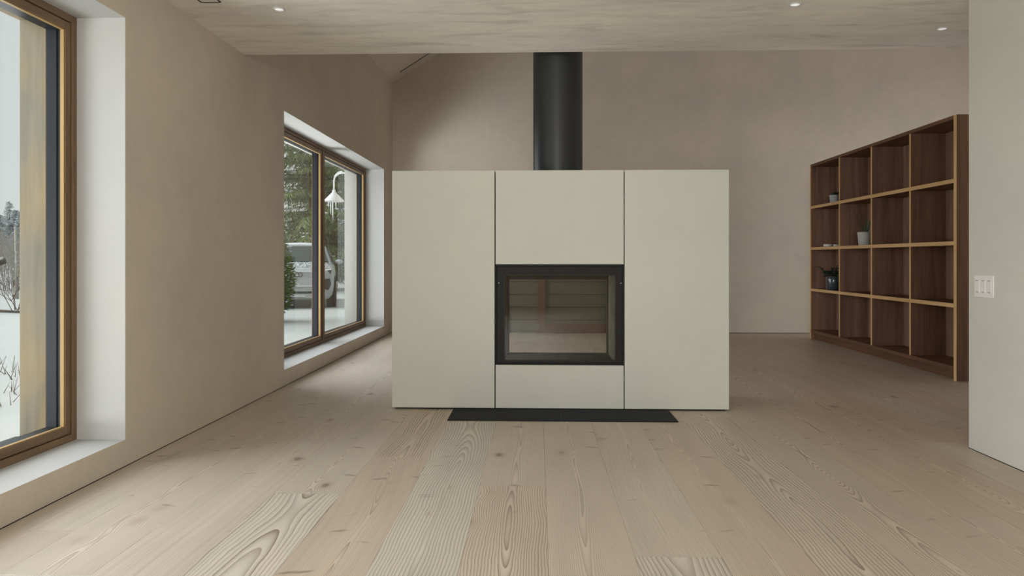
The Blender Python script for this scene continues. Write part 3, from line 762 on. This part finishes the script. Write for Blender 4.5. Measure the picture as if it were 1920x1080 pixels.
for k in range(4):
    mb = MB(); cx = (k - 1.5) * .084
    mb.tube([(cx + .050 * math.cos(2 * PI * q / 24), 0, .050 * math.sin(2 * PI * q / 24)) for q in range(25)], .009, 6)
    mb.build('emblem_ring', rg, gr, (0, -2.345, .838))
for sg in (-1, 1):
    face_panel('headlight', sorted([(sg * .54, 0.895), (sg * .54, 0.840), (sg * .84, 0.855), (sg * .86, 0.960), (sg * .80, 0.950)], key=lambda q: math.atan2(q[1] - 0.900, q[0] - sg * .7)), -2.35, .02, M['car_dark'], car, .3)
    face_panel('headlight_strip', sorted([(sg * .52, 0.935), (sg * .52, 0.900), (sg * .85, 0.950), (sg * .86, 0.990)], key=lambda q: math.atan2(q[1] - 0.940, q[0] - sg * .7)), -2.355, .02, M['chrome'], car, .3)
    face_panel('side_intake', sorted([(sg * .60, 0.720), (sg * .82, 0.740), (sg * .85, 0.600), (sg * .78, 0.460), (sg * .66, 0.500)], key=lambda q: math.atan2(q[1] - 0.600, q[0] - sg * .73)), -2.36, .02, M['car_dark'], car)
    for yw in (-1.42, 1.38):
        mb = MB().lathe([(0, -.09), (.24, -.11), (.31, -.115), (.352, -.10), (.365, -.05), (.365, .05), (.352, .10), (.31, .115), (.24, .10), (0, .06)], 28)
        wl = mb.build('wheel', M['rubber'], car, (sg * .845, yw, .36)); wl.rotation_euler = (0, PI / 2 * sg, 0)
        MB().lathe([(.245, .09), (.235, .118), (.21, .105), (.06, .085), (0, .09)], 20).build('rim', M['car_light'], wl)
        MB().lathe([(.40, -.02), (.43, .04), (.415, .05), (.375, .03), (.375, -.02)], 28).build('wheel_arch', M['car_dark'], car, (sg * .915, yw, .37)).rotation_euler = (0, PI / 2 * sg, 0)
face_panel('lower_intake', [(-.60, 0.505), (.60, 0.505), (.56, 0.380), (-.56, 0.380)], -2.31, .02, M['car_dark'], car)
face_panel('skid_plate', [(-.58, 0.350), (.58, 0.350), (.50, 0.285), (-.50, 0.285)], -2.30, .025, M['car_light'], car)
face_panel('number_plate_bar', [(-.24, 0.335), (.24, 0.335), (.24, 0.312), (-.24, 0.312)], -2.33, .01, M['chrome'], car)
sn = loft('roof_snow', [(-.40, cab(.60, .58, 1.57, 1.60)), (-.2, cab(.64, .62, 1.58, 1.65)), (.6, cab(.64, .62, 1.59, 1.675)), (1.6, cab(.58, .56, 1.50, 1.60))], M['snow_clump'], car)
rr = random.Random(9); T = Tris()
for i in range(1100):
    x = rr.uniform(-.78, .78); y = rr.uniform(-2.1, -1.12)
    zt = 1.01 + (y + 2.14) * .115; T.leaf(Vector((x, y, zt + .012 - .05 * abs(x) ** 3)), Vector((rr.uniform(-1, 1), rr.uniform(-1, 1), .01)), .016, .05, rr)
raw_mesh('bonnet_snow', T.v, T.f, M['snow_clump'], car, kind='stuff')

# ---- gooseneck lamp on the outside face of the wall, past the far window
lp = empty('wall_lamp', (XLO, 10.35, 2.255), label='white gooseneck lamp with a cone shade hanging outside the far window', cat='lamp')
MB().lathe([(0, 0), (.05, 0), (.05, .012), (.035, .02), (0, .02)], 24).build('wall_plate', M['white_metal'], lp).rotation_euler = (0, -PI / 2, 0)
arc = [(-.015, 0, 0)] + [(-.10 - .118 * math.sin(a), 0, -.118 + .118 * math.cos(a)) for a in [i * PI / 2 / 9 for i in range(10)]] + [(-.218, 0, -.20), (-.218, 0, -.27)]
MB().tube(arc, .011, 10).build('arm', M['white_metal'], lp)
MB().tube([(x - .0, y, z + .019) for x, y, z in arc[1:9]], .010, 8).build('arm_snow', M['snow_clump'], lp)
MB().lathe([(.0, -.235), (.022, -.236), (.026, -.27), (.03, -.275), (.137, -.385), (.139, -.40), (.134, -.40), (.028, -.285), (0, -.28)], 36, (-.218, 0, 0)).build('shade', M['white_metal'], lp)
M['ice'] = flat('icicle_ice', (.72, .77, .80), .15, 0, .5, .05)
for dx, dy, L, lab in ((-.20, -.125, .30, 'longest icicle hanging from the rim of the white lamp shade'), (-.235, -.10, .20, 'second longest icicle left of the longest under the lamp shade'), (-.16, -.11, .13, 'short icicle right of the longest under the lamp shade'), (-.27, -.09, .09, 'shortest icicle, leftmost under the white lamp shade')):
    MB().tube([(0, 0, 0), (0, 0, -L * .5), (.002, 0, -L)], [.009, .006, .001], 6).build('icicle', M['ice'], None, (XLO + dx, 10.35 + dy, 2.255 - .398), label=lab, cat='icicle', group='icicles under the lamp shade')

# ---- what the near window shows: far treeline, haze-paled brush, bare shrub, trunks, weeds
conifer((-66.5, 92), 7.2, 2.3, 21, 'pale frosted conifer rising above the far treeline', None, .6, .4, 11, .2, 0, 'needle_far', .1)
T = Tris(); rr = random.Random(33)
for i in range(150):
    ang = rr.uniform(.44, .84); dist = rr.uniform(92, 150); x, y = -dist * math.sin(ang), dist * math.cos(ang)
    if math.hypot(x + 66.5, y - 92) < 5: continue
    b = Vector((x, y, gz(x, y))); H = rr.uniform(3.2, 5.6); Rr = rr.uniform(1.2, 2.3)
    for q in range(1100):
        u = rr.random() ** .8; az = rr.uniform(0, 2 * PI); r = Rr * (1 - u) * rr.uniform(.3, 1) + .08
        T.leaf(b + Vector((r * math.cos(az), r * math.sin(az), H * u)), Vector((math.cos(az), math.sin(az), rr.uniform(-.7, .1))), .13, .55, rr)
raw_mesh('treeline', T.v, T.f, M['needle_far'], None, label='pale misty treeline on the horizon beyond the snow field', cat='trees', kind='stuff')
T = Tris(); rr = random.Random(41)
for i in range(2300):
    ang = rr.uniform(.51, .76); dist = 22 + 62 * rr.random() ** 1.2
    x, y = -dist * math.sin(ang), dist * math.cos(ang)
    if min(math.hypot(x + 13.95, y - 20.4), math.hypot(x + 15.7, y - 22), math.hypot(x + 17.6, y - 22.3), math.hypot(x + 12.25, y - 17.15)) < 1.9: continue
    z = gz(x, y); h = rr.uniform(.5, 1.5) * (1 + dist / 60)
    b = Vector((x, y, z - .05)); tip = b + Vector((rr.uniform(-.3, .3) * h, rr.uniform(-.3, .3) * h, h))
    T.stalk(b, tip, .007 + dist * .0002)
    for q in range(2):
        m_ = b.lerp(tip, rr.uniform(.3, .8)); T.stalk(m_, m_ + Vector((rr.uniform(-.35, .35), rr.uniform(-.35, .35), rr.uniform(.1, .4))) * h * .6, .004 + dist * .00014)
raw_mesh('undergrowth', T.v, T.f, M['twig'], None, label='frosted bare brush standing in the snow beyond the yard', cat='undergrowth', kind='stuff')
def bare_trunk(loc, top, r, label, mat='bark_pale', name='bare_tree', seed=1):
    rr = random.Random(seed); t = empty(name, (loc[0], loc[1], gz(*loc)), label=label, cat='tree')
    tp = Vector(top)
    MB().tube([(0, 0, -.6), tp * .5 + Vector((.05, 0, 0)), tp], [r, r * .8, r * .35], 9).build('trunk', M[mat], t)
    T = Tris()
    for i in range(26):
        b = tp * rr.uniform(.25, .98); d = Vector((rr.uniform(-1, 1), rr.uniform(-1, 1), rr.uniform(.1, .9))); T.stalk(b, b + d * rr.uniform(.2, .5), .010, .003)
    raw_mesh('twigs', T.v, T.f, M['twig'], t, kind='stuff')
bare_trunk((-13.95, 20.35), (.42, .35, 2.9), .13, 'leaning pale tree trunk beside the near window jamb', seed=3)
bare_trunk((-15.7, 22.0), (-.1, .1, 2.2), .07, 'slim pale bare tree left of the leaning trunk', seed=4)
lg = empty('fallen_log', (-17.6, 22.3, gz(-17.6, 22.3)), label='snow capped fallen log propped up in the brush', cat='log')
MB().tube([(-1.4, -.6, .35), (0, 0, .72), (1.0, .5, 1.15)], [.13, .12, .09], 9).build('trunk', M['bark'], lg)
MB().tube([(-1.4, -.6, .48), (0, 0, .84), (.95, .45, 1.22)], [.08, .09, .05], 8).build('snow_cap', M['snow_clump'], lg)
sh = empty('bare_shrub', (-12.25, 17.15, gz(-12.25, 17.15)), label='bare reddish shrub with thin branching twigs in the snow', cat='shrub')
T = Tris(); rr = random.Random(52)
def grow(p, d, L, r, lev):
    q = p + d * L; T.stalk(p, q, r, r * .6)
    if lev == 0: return
    for i in range(3):
        nd = (d + Vector((rr.uniform(-.75, .75), rr.uniform(-.75, .75), rr.uniform(-.1, .5)))).normalized()
        grow(p.lerp(q, rr.uniform(.55, 1)), nd, L * rr.uniform(.6, .85), r * .62, lev - 1)
for i in range(6): grow(Vector((rr.uniform(-.1, .1), rr.uniform(-.1, .1), -.05)), Vector((rr.uniform(-.7, .7), rr.uniform(-.7, .7), 1)).normalized(), .42, .013, 3)
raw_mesh('twigs', T.v, T.f, M['twig_red'], sh, kind='stuff')
bk = MB(); pr = [(-14.6, 15.6), (-13.6, 15.9), (-12.8, 16.1), (-12.0, 16.25), (-11.2, 16.4), (-10.4, 16.7)]
bk.tube([(x, y, gz(x, y) + .03 + .03 * math.sin(x * 3)) for x, y in pr], [.012, .03, .018, .034, .02, .012], 7)
bk.build('fallen_branch', M['bark'], None, label='long dark fallen branch lying along the snow edge', cat='branch')
for i, (x, y, n, hh, lab) in enumerate(((-5.7, 7.75, 9, .20, 'dry grass tuft poking from the snow, farthest of the near tufts'), (-5.25, 7.45, 8, .17, 'small dry grass tuft right of the farthest one'), (-4.75, 6.6, 8, .15, 'sparse dry grass tuft half buried in snow'),
                                        (-4.42, 6.05, 9, .21, 'spiky dry grass tuft nearest the window jamb'), (-4.95, 6.05, 6, .19, 'bent dry grass tuft left of the spiky one'), (-4.3, 5.65, 5, .09, 'tiny dry stubble closest to the house'))):
    rr = random.Random(70 + i); g = Tris()
    for k in range(7): g.stalk(Vector((0, 0, -.025)), Vector((.14 * math.cos(k * .9), .14 * math.sin(k * .9), -.02)), .012)
    for k in range(n):
        b = Vector((rr.uniform(-.12, .12), rr.uniform(-.12, .12), -.02)); g.stalk(b, b + Vector((rr.uniform(-.6, .6) * hh, rr.uniform(-.6, .6) * hh, hh * rr.uniform(.5, 1.1))), .005, .0015)
    raw_mesh('grass_tuft', g.v, g.f, M['straw'], None, loc=(x, y, gz(x, y)), kind='thing', label=lab, cat='grass tuft', group='dry grass tufts in the snow')
